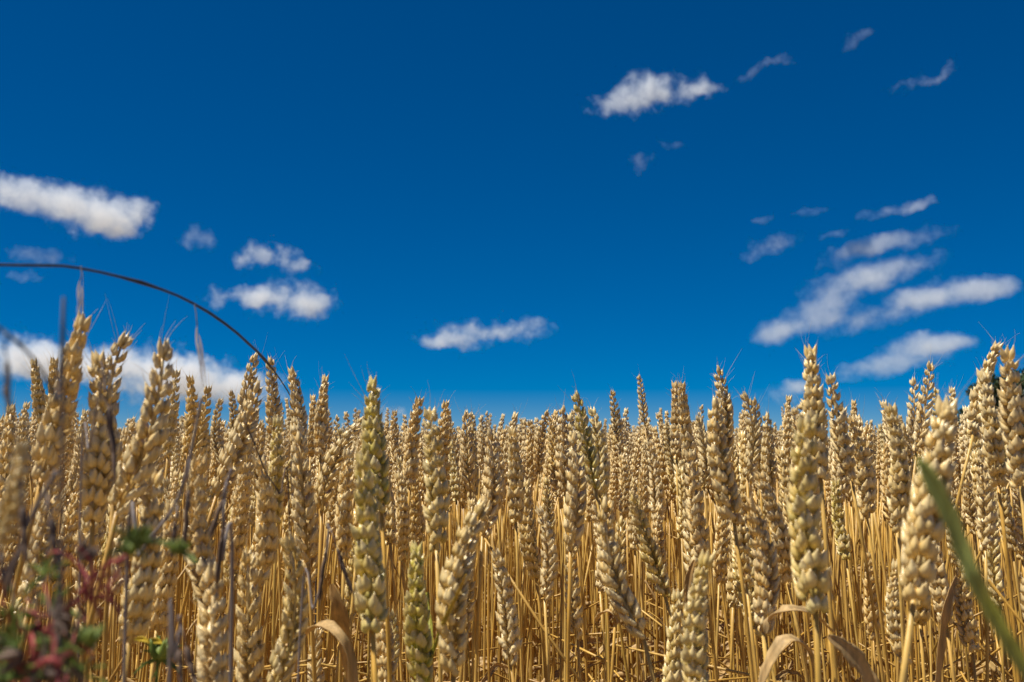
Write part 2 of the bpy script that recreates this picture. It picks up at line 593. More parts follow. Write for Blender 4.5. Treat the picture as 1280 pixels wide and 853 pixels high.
def wheat(tip, base, label, group, var, roll, unripe=0.0, split=False, leaf=True, root=None, leaf_h=None, leaf_k=None, wide=1.0):
    tip, base = Vector(tip), Vector(base)
    ax = tip - base
    sc = ax.length / EAR_L
    d = ax.normalized()
    if root is None:
        root = Vector((base.x - d.x * 0.16 + rngp.normal(0, 0.015), base.y - d.y * 0.2 + rngp.normal(0, 0.015), 0.0))
    root = Vector((root[0], root[1], 0.0))
    t = thing("wheat_plant", root, label, "wheat plant", group)
    lw = min(1.25, max(0.8, sc))
    g, pts = stem_geo((0, 0, 0), base - root + d * 0.001, d, rngp, r0=0.0020 * lw, r1=0.00125 * lw)
    link("stem", g.mesh("stem", M_STEM), t, unripe=unripe)
    q = Vector((0, 0, 1)).rotation_difference(d)
    m = Matrix.Translation(base - root) @ q.to_matrix().to_4x4() @ Matrix.Rotation(roll, 4, 'Z') @ Matrix.Diagonal((sc * wide, sc * wide, sc, 1))
    v = VAR[var]
    e = link("ear", v['rach'] if split else v['whole'], t, m, unripe=unripe)
    if split:
        for sm in v['spk']:
            link("spikelet", sm, e, unripe=unripe)
    link("awn_tuft", v['awn'], e, unripe=unripe)
    if leaf:
        h = rngp.uniform(0.30, 0.62) if leaf_h is None else leaf_h
        p = pts[int(h * (len(pts) - 1))]
        k = int(rngp.integers(0, len(LEAVES))) if leaf_k is None else leaf_k
        link("leaf", LEAVES[k], t, Matrix.Translation(Vector(p)) @ Matrix.Rotation(rngp.uniform(0, 6.28), 4, 'Z'), unripe=unripe)
        if rngp.random() < 0.4:
            p = pts[int(rngp.uniform(0.5, 0.78) * (len(pts) - 1))]
            link("leaf", LEAVES[int(rngp.integers(0, len(LEAVES)))], t, Matrix.Translation(Vector(p)) @ Matrix.Rotation(rngp.uniform(0, 6.28), 4, 'Z') @ Matrix.Scale(0.7, 4), unripe=unripe)
    return t


# tip x, tip y, base x, base y, true ear length in mm, unripe, spikelets apart, label
H = [
 (106, 394, 52, 600, 92, .05, 1, "large pale wheat plant leaning right, the tallest ear at the left, against cloud"),
 (158, 416, 143, 606, 92, .05, 1, "wheat plant with an upright ear and one long awn, second tall ear at left"),
 (122, 440, 116, 652, 92, .1, 1, "plump wheat plant half hidden between the tallest left ear and its neighbour"),
 (205, 426, 146, 642, 92, .05, 1, "wheat plant with braided ear bending right, in front of the low cloud at left"),
 (42, 450, 62, 548, 80, .15, 0, "small wheat plant left of the tallest ear, its tip tilted left"),
 (68, 448, 66, 560, 80, .15, 0, "small wheat plant touching the left side of the tallest ear"),
 (14, 505, 2, 650, 88, .05, 0, "wheat plant cut by the left edge above the blurred yellow ear"),
 (34, 503, 38, 590, 82, .05, 0, "thin distant wheat plant standing alone near the left edge"),
 (193, 588, 161, 806, 92, .1, 1, "wheat plant in the shade above the yellow petal, ear over the red weed"),
 (221, 462, 210, 570, 84, .15, 0, "slim wheat plant with beady ear, first of three small ones below the drooping husk"),
 (237, 470, 233, 568, 80, .1, 0, "slim wheat plant, middle of three small ears below the drooping husk"),
 (261, 483, 244, 580, 80, .1, 0, "slim wheat plant leaning right, last of three small ears below the drooping husk"),
 (276, 498, 278, 580, 80, .05, 0, "short wheat plant left of the ear that leans across others"),
 (289, 488, 292, 560, 74, .1, 0, "short wheat plant just peeping over the leaning ear at left"),
 (321, 442, 310, 555, 88, 0, 1, "wheat plant whose ear tip touches the arched dark stalk"),
 (322, 478, 270, 622, 92, .05, 1, "wheat plant with an ear leaning strongly right across its neighbours"),
 (337, 446, 343, 552, 88, 0, 1, "wheat plant with upright ear right behind the end of the arched stalk"),
 (363, 460, 372, 575, 88, 0, 1, "wheat plant with spreading awns right of the arched stalk's end"),
 (407, 470, 401, 570, 86, 0, 1, "wheat plant with pointed ear left of the hooked ear"),
 (391, 494, 388, 572, 78, 0, 0, "low wheat plant tucked left of the pointed ear"),
 (348, 520, 345, 655, 86, .45, 1, "yellow green wheat plant below the end of the arched stalk"),
 (323, 570, 322, 735, 88, .05, 1, "pale wheat plant with rough ear, right of the brown drooping stick"),
 (306, 580, 291, 712, 88, 0, 1, "pale smooth wheat plant with a long pointed tip above the shaded ears"),
 (250, 570, 266, 765, 88, .0, 1, "slightly blurred wheat plant beside the brown drooping stick at lower left"),
 (268, 705, 278, 930, 88, .0, 1, "blurred wheat plant rising from the bottom edge at lower left"),
 (309, 688, 313, 880, 90, .1, 1, "wheat plant at the bottom left of the short thick ear"),
 (360, 668, 340, 868, 86, .25, 1, "short thick wheat plant at the bottom with a greyish tip"),
 (374, 540, 385, 700, 88, .05, 1, "wheat plant with glossy florets below the hooked ear"),
 (408, 503, 402, 640, 90, .1, 1, "wheat plant with its ear hooked over to the right"),
 (466, 473, 477, 640, 84, .75, 1, "green gold wheat plant standing tall, the highest ear left of the middle"),
 (453, 566, 466, 790, 90, .65, 1, "thick green tinged wheat plant in front, below the tall green gold ear"),
 (436, 560, 430, 700, 88, .05, 1, "wheat plant with bead like florets left of the thick green tinged ear"),
 (521, 680, 529, 862, 84, .95, 1, "the greenest wheat plant, ear at the bottom with a yellow blade beside it"),
 (525, 497, 513, 607, 86, 0, 1, "wheat plant with a slanting awn, first tall ear right of the green gold one"),
 (537, 509, 546, 690, 90, .3, 1, "long wheat plant with rough greenish ear left of centre"),
 (558, 501, 556, 600, 82, 0, 0, "wheat plant with slender upright tip left of the centre"),
 (520, 590, 517, 688, 80, .1, 0, "wheat plant with drooping florets directly above the greenest ear"),
 (498, 590, 503, 700, 80, .05, 1, "pale wheat plant between the thick green tinged ear and the greenest one"),
 (583, 513, 588, 612, 82, 0, 0, "wheat plant with pointed ear above the long leaning ear"),
 (611, 537, 603, 672, 88, 0, 1, "bleached wheat plant directly behind the top of the long leaning ear"),
 (603, 625, 568, 842, 92, .15, 1, "long wheat plant leaning right at the bottom, yellow blade crossing it"),
 (590, 660, 580, 790, 84, .1, 1, "wheat plant whose ear tip shows left of the long leaning ear"),
 (645, 516, 636, 600, 82, 0, 0, "wheat plant with tip bent right at the centre of the skyline"),
 (640, 535, 645, 655, 84, .1, 0, "wheat plant in the centre with rounded florets"),
 (684, 513, 674, 590, 78, 0, 0, "wheat plant with smooth tip leaning right, left of the two braided ears"),
 (704, 507, 706, 620, 86, 0, 1, "braided wheat plant left of the olive braided one"),
 (717, 540, 713, 690, 88, .05, 1, "wheat plant in front of and below the two braided ears"),
 (720, 490, 744, 612, 84, .7, 1, "olive braided wheat plant leaning left, just right of the centre"),
 (713, 678, 722, 798, 76, .05, 1, "small bright wheat plant standing alone among bare stalks"),
 (765, 488, 775, 562, 78, .1, 1, "wheat plant with slim ear rising alone between two gaps of sky"),
 (799, 469, 806, 530, 70, 0, 1, "wheat plant with short ear held high on a bare stalk against the sky"),
 (757, 622, 804, 796, 90, .1, 1, "wheat plant leaning left above the bottom, right of the small bright one"),
 (790, 618, 832, 748, 86, .4, 1, "greenish wheat plant leaning left behind the pair at the bottom"),
 (825, 630, 829, 728, 76, .0, 1, "bleached white wheat plant with one awn standing out to the right"),
 (843, 478, 846, 575, 84, 0, 1, "wheat plant with blunt ear, left one of a tall tight pair"),
 (852, 478, 864, 585, 84, .05, 1, "wheat plant, right one of a tall tight pair right of the high short ear"),
 (871, 520, 880, 610, 82, .1, 0, "wheat plant whose ear bends over, behind the braided one"),
 (897, 459, 908, 570, 86, .05, 1, "tall wheat plant with slim ear behind the large braided ear right of centre"),
 (893, 497, 918, 656, 90, .1, 1, "large braided wheat plant right of centre with yellow lowest florets"),
 (863, 562, 880, 705, 90, 0, 1, "rough pale wheat plant directly above the biggest green tipped ear"),
 (886, 690, 880, 890, 86, .35, 1, "biggest green tipped wheat plant at the bottom right of centre"),
 (848, 738, 838, 890, 84, .3, 1, "shorter wheat plant at the bottom touching the biggest green tipped one"),
 (930, 490, 934, 600, 84, .1, 0, "wheat plant with dense upright ear right of the large braided one"),
 (943, 498, 950, 600, 84, .05, 0, "wheat plant with slender ear, second right of the large braided one"),
 (959, 516, 962, 620, 84, .1, 0, "wheat plant with flat topped ear, third right of the large braided one"),
 (936, 622, 954, 792, 88, 0, 1, "grey gold wheat plant with frayed ear over the bent brown leaf"),
 (948, 590, 984, 728, 90, 0, 1, "pale wheat plant leaning left, between frayed ear and thick greenish ear"),
 (974, 560, 995, 675, 88, .1, 0, "wheat plant with thick ear left of the thick greenish one"),
 (1013, 434, 1026, 600, 88, .15, 1, "wheat plant with the highest ear at right of centre, two awns on its tip"),
 (1010, 520, 1020, 765, 94, .45, 1, "thick greenish wheat plant in front, below the highest ear at right"),
 (1038, 467, 1064, 600, 88, .05, 1, "wheat plant with ruddy ear slanting down right of the highest ear"),
 (1062, 520, 1084, 650, 88, .05, 1, "wheat plant with shaded ear leaning left, right of the ruddy one"),
 (1045, 600, 1058, 700, 70, .6, 1, "yellow green wheat plant half behind the thick greenish ear"),
 (1163, 452, 1146, 566, 86, 0, 1, "bright wheat plant with open ear, sharp against the cloud at right"),
 (1142, 472, 1140, 570, 82, 0, 0, "wheat plant just left of the bright open ear"),
 (1169, 485, 1176, 560, 76, .3, 0, "small yellowish wheat plant right of the bright open ear"),
 (1190, 484, 1184, 560, 80, 0, 0, "wheat plant with pointed tip above the blurred brown ear"),
 (1112, 505, 1122, 665, 90, .15, 1, "wheat plant with thick beaded ear left of the blurred brown ear"),
 (1127, 530, 1130, 640, 84, .1, 0, "wheat plant with frayed awns between beaded and blurred ears"),
 (1184, 500, 1142, 752, 92, .1, 1, "thick blurred brown wheat plant behind the green blade"),
 (1249, 428, 1216, 545, 88, .05, 1, "wheat plant with curved ear and tall awns near the right edge"),
 (1228, 462, 1248, 608, 90, .1, 1, "heavy wheat plant in front of the curved ear, near the dark tree"),
 (1259, 436, 1277, 610, 90, .05, 1, "pale wheat plant in front of the dark tree at the right edge"),
 (1205, 690, 1216, 815, 80, .05, 1, "small neat wheat plant left of the lower green blade"),
 (1228, 560, 1232, 690, 84, .05, 0, "dry ragged wheat plant above the small neat one"),
 (1122, 700, 1132, 830, 76, .1, 1, "small shaded wheat plant behind the stalk of the blurred brown ear"),
 (1086, 690, 1092, 800, 76, .0, 0, "dim wheat plant low between the thick greenish and blurred ears"),
 (28, 552, -22, 705, 92, .15, 1, "very near blurred yellow wheat plant cut by the left edge"),
]
DEPTH_FIX = {len(H) - 1: 0.27}
heroes = []
for i, (tx, ty, bx, by, Lmm, un, spl, lab) in enumerate(H):
    lp = math.hypot(tx - bx, ty - by)
    d = Lmm / 1000 * FPX / lp
    d = DEPTH_FIX.get(i, d)
    tilt = ((i * 53) % 11 - 5) * 0.0015
    tip, base = at(tx, ty, d + tilt), at(bx, by, d)
    extra = {}
    var, roll = (i * 5 + i // 8) % 8, ((i * 97) % 63) / 10.0
    if any(k in lab for k in ("tallest ear", "thick g", "biggest green", "blurred brown", "plump", "greenest", "shorter wheat")):
        roll = -1.57 + 0.35 * math.sin(i * 3.1)          # broad fans of florets towards the viewer
    if "braided" in lab:
        roll = 0.25 * math.sin(i)
    if "hooked over" in lab:
        var, roll = 8, 0.1
    if i in (32,): extra = dict(leaf=True, leaf_h=0.5)
    wheat(tip, base, lab, GROUP_FRONT, var, roll, un * 0.7, bool(spl), wide=1.0, **extra)
    wpx = 0.013 * FPX / d
    heroes.append((min(tx, bx) - wpx, max(tx, bx) + wpx, ty - 6, by + 6, d, tx, ty, bx, by))


def blocks(tip, base, d):
    """Would this ear stand in front of a described one?"""
    a, b = to_px(tip), to_px(base)
    w2 = 0.009 * FPX / d
    for x0, x1, y0, y1, hd, tx, ty, bx, by in heroes:
        if d > hd + 0.01:
            continue
        for f in (0, .2, .4, .6, .8, 1):
            px, py = a[0] + (b[0] - a[0]) * f, a[1] + (b[1] - a[1]) * f
            if y0 - 4 < py < y1:
                g = min(1, max(0, (py - ty) / (by - ty)))
                if abs(px - (tx + (bx - tx) * g)) < w2 + 0.008 * FPX / hd:
                    return True
    return False


FILL_LABEL = "ripe golden wheat plant crowded among its like behind the front ears"
rf = np.random.default_rng(2024)
spots = []
n_fill = 300 - len(H)
tries = 0
R_SPLIT = 1.32


def in_view(x, y, mar=0.0):
    return y > 0.2 and abs(x) < 0.5 * y + 0.03 + mar


while len(spots) < n_fill and tries < 60000:
    tries += 1
    y = math.sqrt(rf.uniform(0.62 ** 2, R_SPLIT ** 2)); x = rf.uniform(-0.53, 0.53) * y
    if any((x - a) ** 2 + (y - b) ** 2 < 0.034 ** 2 for a, b in spots):
        continue
    z = CAM.z + rf.normal(0.020, 0.038) + 0.012 * abs(x / y)
    if y < 0.9: z -= 0.03
    lean = Vector((-0.10 * x / y * 2 + rf.normal(0, 0.10), rf.normal(0, 0.08), 1)).normalized()
    L = EAR_L * rf.uniform(0.74, 1.08)
    tip = Vector((x, y, z)); base = tip - lean * L
    px, py, d = to_px(tip)
    lim = (490 if px > 700 else 506) + rf.uniform(0, 46)
    if py < lim: z -= (lim - py) / FPX * d; tip.z = z; base = tip - lean * L
    if blocks(tip, base, d):
        continue
    spots.append((x, y))
    wheat(tip, base, FILL_LABEL, GROUP_FILL, int(rf.integers(0, 8)), rf.uniform(0, 6.28), max(0, rf.normal(0.05, 0.12)), False, leaf=rf.random() < 0.85)
print("fill plants", len(spots))


# ------------------------------------------------------------------ the uncountable rest of the field
def plant_arrays(seed, lod, pr=0.0):
    rng = np.random.default_rng(seed)
    spk, rach, _ = make_ear(seed, lod, n={'mid': 18, 'low': 16, 'tiny': 12}[lod], bend=rng.uniform(-.12, .12), bang=rng.uniform(0, 3), plump=0.97 if lod != 'tiny' else 1.05)
    ear = Geo()
    for g in spk: ear.add_geo(g)
    if lod == 'mid': ear.add_geo(rach)
    st = Geo()
    ld = np.array([rng.normal(0, .12), rng.normal(0, .08), 1]); ld /= np.linalg.norm(ld)
    H0 = 0.725
    base = np.array([ld[0] * 0.12, ld[1] * 0.12, H0])
    if lod == 'tiny':
        st.add(*tube(np.array([base - [0, 0, 0.3], base]), [0.0022, 0.0022], 3, rng.uniform(0, .8)))
    else:
        pts = bez(np.zeros(3), np.array([rng.uniform(-.02, .02), rng.uniform(-.02, .02), 0.3]), base - ld * 0.25, base, 7 if lod == 'mid' else 4)
        st.add(*tube(pts, np.linspace(.0021, .0013, len(pts)), 5 if lod == 'mid' else 3, rng.uniform(0, .8)))
    V, Q, T, C = ear.merged()
    V = V * rng.uniform(0.8, 1.04)
    z = ld; s = np.cross([0, 1, 0], z); s /= np.linalg.norm(s); u = np.cross(z, s)
    roll = rng.uniform(0, 6.28)
    X = s * math.cos(roll) + u * math.sin(roll); Y = np.cross(z, X)
    V = V @ np.stack([X, Y, z]) + base
    lf = None
    if lod != 'tiny' and rng.random() < 0.75:
        lf = Geo()
        k = leaf_geo(seed + 900, L=rng.uniform(.10, .18), wd=rng.uniform(.007, .011))
        v, q, t, c = k.merged()
        v = v + np.array([0, 0, rng.uniform(.25, .5)])
        lf.add(v, q, t, c)
    return (V, Q, T, C), st.merged(), (lf.merged() if lf else None)


LODV = {l: [plant_arrays(700 + 31 * k + j * 7, l) for k in range(c)] for j, (l, c) in enumerate((('mid', 20), ('low', 14), ('tiny', 8)))}


def scatter():
    rng = np.random.default_rng(99)
    out = []
    def band(y0, y1, dens, lod, half, xin=0.0):
        """Plants between two distances; half = half width per metre of distance, at least xin wide."""
        area = 0
        n = int(dens * (half * (y1 ** 2 - y0 ** 2) + 2 * xin * (y1 - y0)))
        for _ in range(n):
            y = math.sqrt(rng.uniform(max(y0, 0) ** 2, y1 ** 2)) if xin == 0 else rng.uniform(y0, y1)
            hw = half * y + xin
            x = rng.uniform(-hw, hw)
            out.append((x, y, lod))
    band(R_SPLIT, 2.7, 600, 'mid', 0.60)
    band(2.7, 6.0, 330, 'low', 0.62)
    band(6.0, 12.0, 90, 'tiny', 0.7)
    band(12.0, 40.0, 7, 'tiny', 0.75)
    # to the sides of the near rows, out of the picture
    for _ in range(330):
        x, y = rng.uniform(-1.7, 1.7), rng.uniform(0.45, R_SPLIT)
        if abs(x) > 0.53 * y + 0.10:
            out.append((x, y, 'low'))
    return out


def build_field():
    rng = np.random.default_rng(4)
    ge, gs, gl = Geo(), Geo(), Geo()
    for x, y, lod in scatter():
        vs = LODV[lod]
        e, s, l = vs[int(rng.integers(0, len(vs)))]
        a = rng.uniform(-0.9, 0.9) if lod != 'tiny' else rng.uniform(0, 6.28)
        a += math.pi * (rng.random() < 0.5)
        topz = CAM.z + rng.normal(0.045 if y < 2.7 else 0.035, 0.045)
        if y > 6: topz = CAM.z + rng.normal(0.06, 0.05)
        topz = min(topz, CAM.z + (564.5 - ({'mid': 492, 'low': 524, 'tiny': 538}[lod] + rng.random() ** 0.8 * {'mid': 64, 'low': 26, 'tiny': 16}[lod])) / FPX * y)
        k = topz / 0.81
        ca, sa = math.cos(a), math.sin(a)
        M = np.array([[ca, sa, 0], [-sa, ca, 0], [0, 0, 1.0]])
        pr = rng.random()
        for src, dst in ((e, ge), (s, gs), (l, gl)):
            if src is None: continue
            v, q, t, c = src
            v = v @ M * [1, 1, k] + [x, y, 0]
            c = c.copy(); c[:, 2] = pr
            dst.add(v, q, t, c)
    both = Geo()
    V, Q, T, C = zip(*(g.merged() for g in (ge, gs, gl)))
    me_parts = []
    # one mesh with three materials: ears, straw, leaves
    off = np.cumsum([0] + [len(v) for v in V])
    for k in range(3):
        both.add(V[k], Q[k], T[k], C[k])
    me = both.mesh("wheat_field", M_EAR)
    me.materials.append(M_STEM); me.materials.append(M_LEAF)
    mi = np.concatenate([np.full(len(Q[k]), k) for k in range(3)] + [np.full(len(T[k]), k) for k in range(3)]).astype(np.int32)
    me.polygons.foreach_set("material_index", mi)
    link("wheat_field", me, kind="stuff", label="dense mass of ripe wheat filling the field back to the horizon", category="wheat")
    print("field faces", len(me.polygons))


build_field()


def litter():
    """Broken, fallen and leaning straws between the standing stems."""
    rng = np.random.default_rng(12)
    g = Geo()
    for k_ in range(2000):
        far = 3.0 if k_ < 1300 else 1.5
        y = math.sqrt(rng.uniform(0.62 ** 2, far ** 2)); x = rng.uniform(-0.6, 0.6) * y
        z = rng.uniform(0.12, 0.60)
        a = rng.uniform(0, 6.28); el_ = rng.normal(0.05, 0.45)
        d = np.array([math.cos(a) * math.cos(el_), math.sin(a) * math.cos(el_), math.sin(el_)])
        L = rng.uniform(0.06, 0.26)
        p = np.array([x, y, z])
        mid = p + d * L * 0.5 + rng.normal(0, 0.006, 3)
        g.add(*tube(np.array([p, mid, p + d * L + rng.normal(0, .01, 3)]), [0.0013, 0.0013, 0.0009], 5, rng.uniform(0, 1), rng.random()))
    link("fallen_straw", g.mesh("fallen_straw", M_STEM), kind="stuff", label="broken dry straws lying criss cross between the wheat stems", category="straw")


litter()

# ------------------------------------------------------------------ clouds
CLOUD_D = 1400.0
MPP = CLOUD_D / FPX               # metres per photograph pixel at that distance


def cloud_mat(blobs, dens, nscale, erode, seed, soft, k=1.0):
    """Blobs: (centre, radii, angle about Y) in the cloud's own metres. Fluffy density = blobs eaten into by noise."""
    m, t, out = new_mat("cloud_vapour")
    tc = nd(t, "ShaderNodeTexCoord")
    P = tc.outputs['Object']
    n0 = nd(t, "ShaderNodeTexNoise"); n0.inputs['Scale'].default_value = nscale * 0.55; n0.inputs['Detail'].default_value = 5; n0.inputs['Roughness'].default_value = 0.62
    off = nd(t, "ShaderNodeVectorMath", operation='ADD'); off.inputs[1].default_value = (seed * 37.1, seed * 11.3, seed * 5.7)
    t.links.new(P, off.inputs[0]); t.links.new(off.outputs[0], n0.inputs['Vector'])
    w0 = nd(t, "ShaderNodeVectorMath", operation='MULTIPLY_ADD')
    w0.inputs[1].default_value = (56 * k, 40 * k, 34 * k); w0.inputs[2].default_value = (-28 * k, -20 * k, -17 * k)
    t.links.new(n0.outputs['Color'], w0.inputs[0])
    wp = nd(t, "ShaderNodeVectorMath", operation='ADD')
    t.links.new(P, wp.inputs[0]); t.links.new(w0.outputs[0], wp.inputs[1])
    total = None
    for c, r, a in blobs:
        mp = nd(t, "ShaderNodeMapping", vector_type='TEXTURE')
        mp.inputs['Location'].default_value = c
        mp.inputs['Rotation'].default_value = (0, a, 0)
        mp.inputs['Scale'].default_value = r
        t.links.new(wp.outputs[0], mp.inputs[0])
        dt = nd(t, "ShaderNodeVectorMath", operation='DOT_PRODUCT')
        t.links.new(mp.outputs[0], dt.inputs[0]); t.links.new(mp.outputs[0], dt.inputs[1])
        v = math_n(t, 'SUBTRACT', 1.0, dt.outputs['Value'], clamp=True)
        total = v if total is None else math_n(t, 'ADD', total, v)
    n1 = nd(t, "ShaderNodeTexNoise"); n1.inputs['Scale'].default_value = nscale; n1.inputs['Detail'].default_value = 6; n1.inputs['Roughness'].default_value = 0.63
    t.links.new(off.outputs[0], n1.inputs['Vector'])
    e = math_n(t, 'MULTIPLY', math_n(t, 'SUBTRACT', n1.outputs[0], 0.34), erode)
    d = math_n(t, 'SUBTRACT', total, e)
    mr = nd(t, "ShaderNodeMapRange", interpolation_type='SMOOTHSTEP')
    mr.inputs['From Min'].default_value = 0.0; mr.inputs['From Max'].default_value = soft
    mr.inputs['To Min'].default_value = 0.0; mr.inputs['To Max'].default_value = dens
    t.links.new(d, mr.inputs['Value'])
    vs = nd(t, "ShaderNodeVolumeScatter")
    vs.inputs['Color'].default_value = (0.83, 0.91, 1.0, 1)
    vs.inputs['Anisotropy'].default_value = 0.1
    t.links.new(mr.outputs[0], vs.inputs['Density'])
    t.links.new(vs.outputs[0], out.inputs['Volume'])
    return m


def cloud(seed, blobs_px, label, dens=0.046, nscale=0.056, erode=3.2, soft=1.6, dist=CLOUD_D):
    k = dist / CLOUD_D
    mpp = MPP * k
    cx = sum(b[0] for b in blobs_px) / len(blobs_px); cy = sum(b[1] for b in blobs_px) / len(blobs_px)
    C0 = at(cx, cy, dist)
    bl = []
    bm_v, bm_f, n = [], [], 0
    rr = np.random.default_rng(seed)
    # unit sphere
    import bmesh
    bm = bmesh.new()
    for b in blobs_px:
        px, py, rx, rz = b[:4]
        ang = R(b[4]) if len(b) > 4 else 0.0
        c = at(px, py, dist) - C0
        ry = max(rz, min(rx, rz * 1.8))
        r = (rx * mpp * 1.25, ry * mpp * 1.25, rz * mpp * 1.25)
        bl.append((tuple(c), r, -ang))
        M = Matrix.Translation(c) @ Matrix.Rotation(-ang, 4, 'Y') @ Matrix.Diagonal((r[0] + 9 * k, r[1] + 8 * k, r[2] + 8 * k, 1))
        bmesh.ops.create_icosphere(bm, subdivisions=3, radius=1.0, matrix=M)
    me = bpy.data.meshes.new("cloud")
    bm.to_mesh(me); bm.free()
    me.materials.append(cloud_mat(bl, dens / k, nscale / k, erode, seed, soft, k))
    o = bpy.data.objects.new("cloud", me)
    COL.objects.link(o)
    o.location = C0
    rm = o.modifiers.new("union", 'REMESH'); rm.mode = 'VOXEL'; rm.voxel_size = 3.2 * k
    o["label"] = label; o["category"] = "cloud"; o["group"] = "clouds scattered over the blue sky"
    return o


cloud(1, [(800, 112, 34, 27), (765, 130, 38, 18), (845, 112, 48, 19), (885, 112, 22, 10)], "white puffy cloud standing alone high right of the middle of the sky")
cloud(2, [(800, 202, 16, 14, 30), (842, 180, 22, 6, -15)], "small faint wisp below the high puffy cloud", dens=.02, erode=2.7)
cloud(3, [(945, 88, 30, 8, 35), (972, 75, 16, 6, 10)], "thin streak of cloud right of the high puffy cloud", dens=.015, erode=2.7)
cloud(4, [(1148, 104, 40, 10, 10), (1182, 86, 26, 7, 35)], "barely visible curl of cloud at the upper right", dens=.020, erode=2.9)
cloud(5, [(0, 238, 50, 26), (58, 248, 52, 26), (112, 264, 56, 33), (150, 274, 44, 22), (180, 262, 18, 20), (150, 293, 30, 8)], "biggest white cloud at the left edge above the arched stalk")
cloud(6, [(45, 320, 45, 13), (35, 345, 30, 8)], "small thin cloud touching the arched stalk at left", dens=.022, erode=2.5)
cloud(7, [(247, 298, 24, 20)], "ragged little cloud right of the biggest one", dens=.022, erode=2.5)
cloud(8, [(312, 320, 26, 18), (355, 322, 36, 17, -15), (380, 334, 16, 8)], "two humped cloud above the round one left of the middle")
cloud(9, [(360, 373, 60, 27), (315, 370, 30, 14), (272, 375, 20, 16), (395, 382, 30, 14)], "rounded oval cloud just right of the arched stalk", dist=1800)
cloud(10, [(582, 418, 58, 20), (655, 412, 38, 17), (555, 428, 36, 10)], "flat bottomed cloud low in the middle of the sky")
cloud(11, [(10, 446, 76, 34), (90, 455, 76, 28), (180, 466, 74, 40), (250, 476, 66, 32), (315, 488, 56, 26)], "long low cloud bank behind the wheat tips at left", dist=2500, dens=.065)
cloud(12, [(490, 522, 32, 16)], "small cloud peeping between wheat tips right of the green gold ear", dens=.05, dist=2000)
cloud(13, [(1115, 262, 55, 8, 12), (1150, 254, 22, 8, 20)], "narrow slanting cloud at the top of the streaky group at right", dens=.022, erode=2.5)
cloud(14, [(965, 308, 42, 14, 22)], "short slanting cloud on the left of the streaky group", dens=.025, erode=2.5)
cloud(15, [(958, 276, 20, 6, 8)], "tiny cloud above the short slanting one", dens=.02, erode=2.4)
cloud(16, [(1020, 265, 28, 6, 8), (1040, 293, 28, 7, 10)], "pair of faint flecks of cloud above the long veil", dens=.016, erode=2.5)
cloud(17, [(1070, 315, 60, 15, 18), (1130, 300, 75, 14, 10)], "long thin veil of cloud above the two thick ones at right", dens=.018, erode=2.5)
cloud(18, [(1060, 357, 70, 24, 20), (1125, 336, 66, 17, 14), (1000, 402, 64, 20, 22), (1075, 400, 70, 18, 8), (965, 418, 30, 12, 20)], "thick slanting cloud, left one of the large pair at right", dist=1900, dens=.022, erode=2.4)
cloud(19, [(1190, 365, 72, 20, 6), (1235, 360, 44, 16), (1140, 380, 50, 18, 10)], "thick smooth cloud, right one of the large pair at right", dist=2300, dens=.026, erode=2.4)
cloud(20, [(1150, 440, 64, 22, 12), (1085, 462, 60, 14, 8), (1170, 428, 45, 14)], "smooth cloud low at right above the bright open ear", dist=2700, dens=.026, erode=2.4)
cloud(21, [(985, 490, 28, 13, 15), (1010, 478, 26, 10, 15)], "small rounded cloud low beside the highest ear at right", dist=2900, dens=.034, erode=2.4)
cloud(23, [(1060, 52, 14, 11, 60), (1082, 45, 18, 7, 20)], "faintest fleck of cloud near the top edge at upper right", dens=.016, erode=1.9)
cloud(22, [(1278, 455, 20, 10)], "sliver of cloud above the dark tree at the right edge", dens=.025)


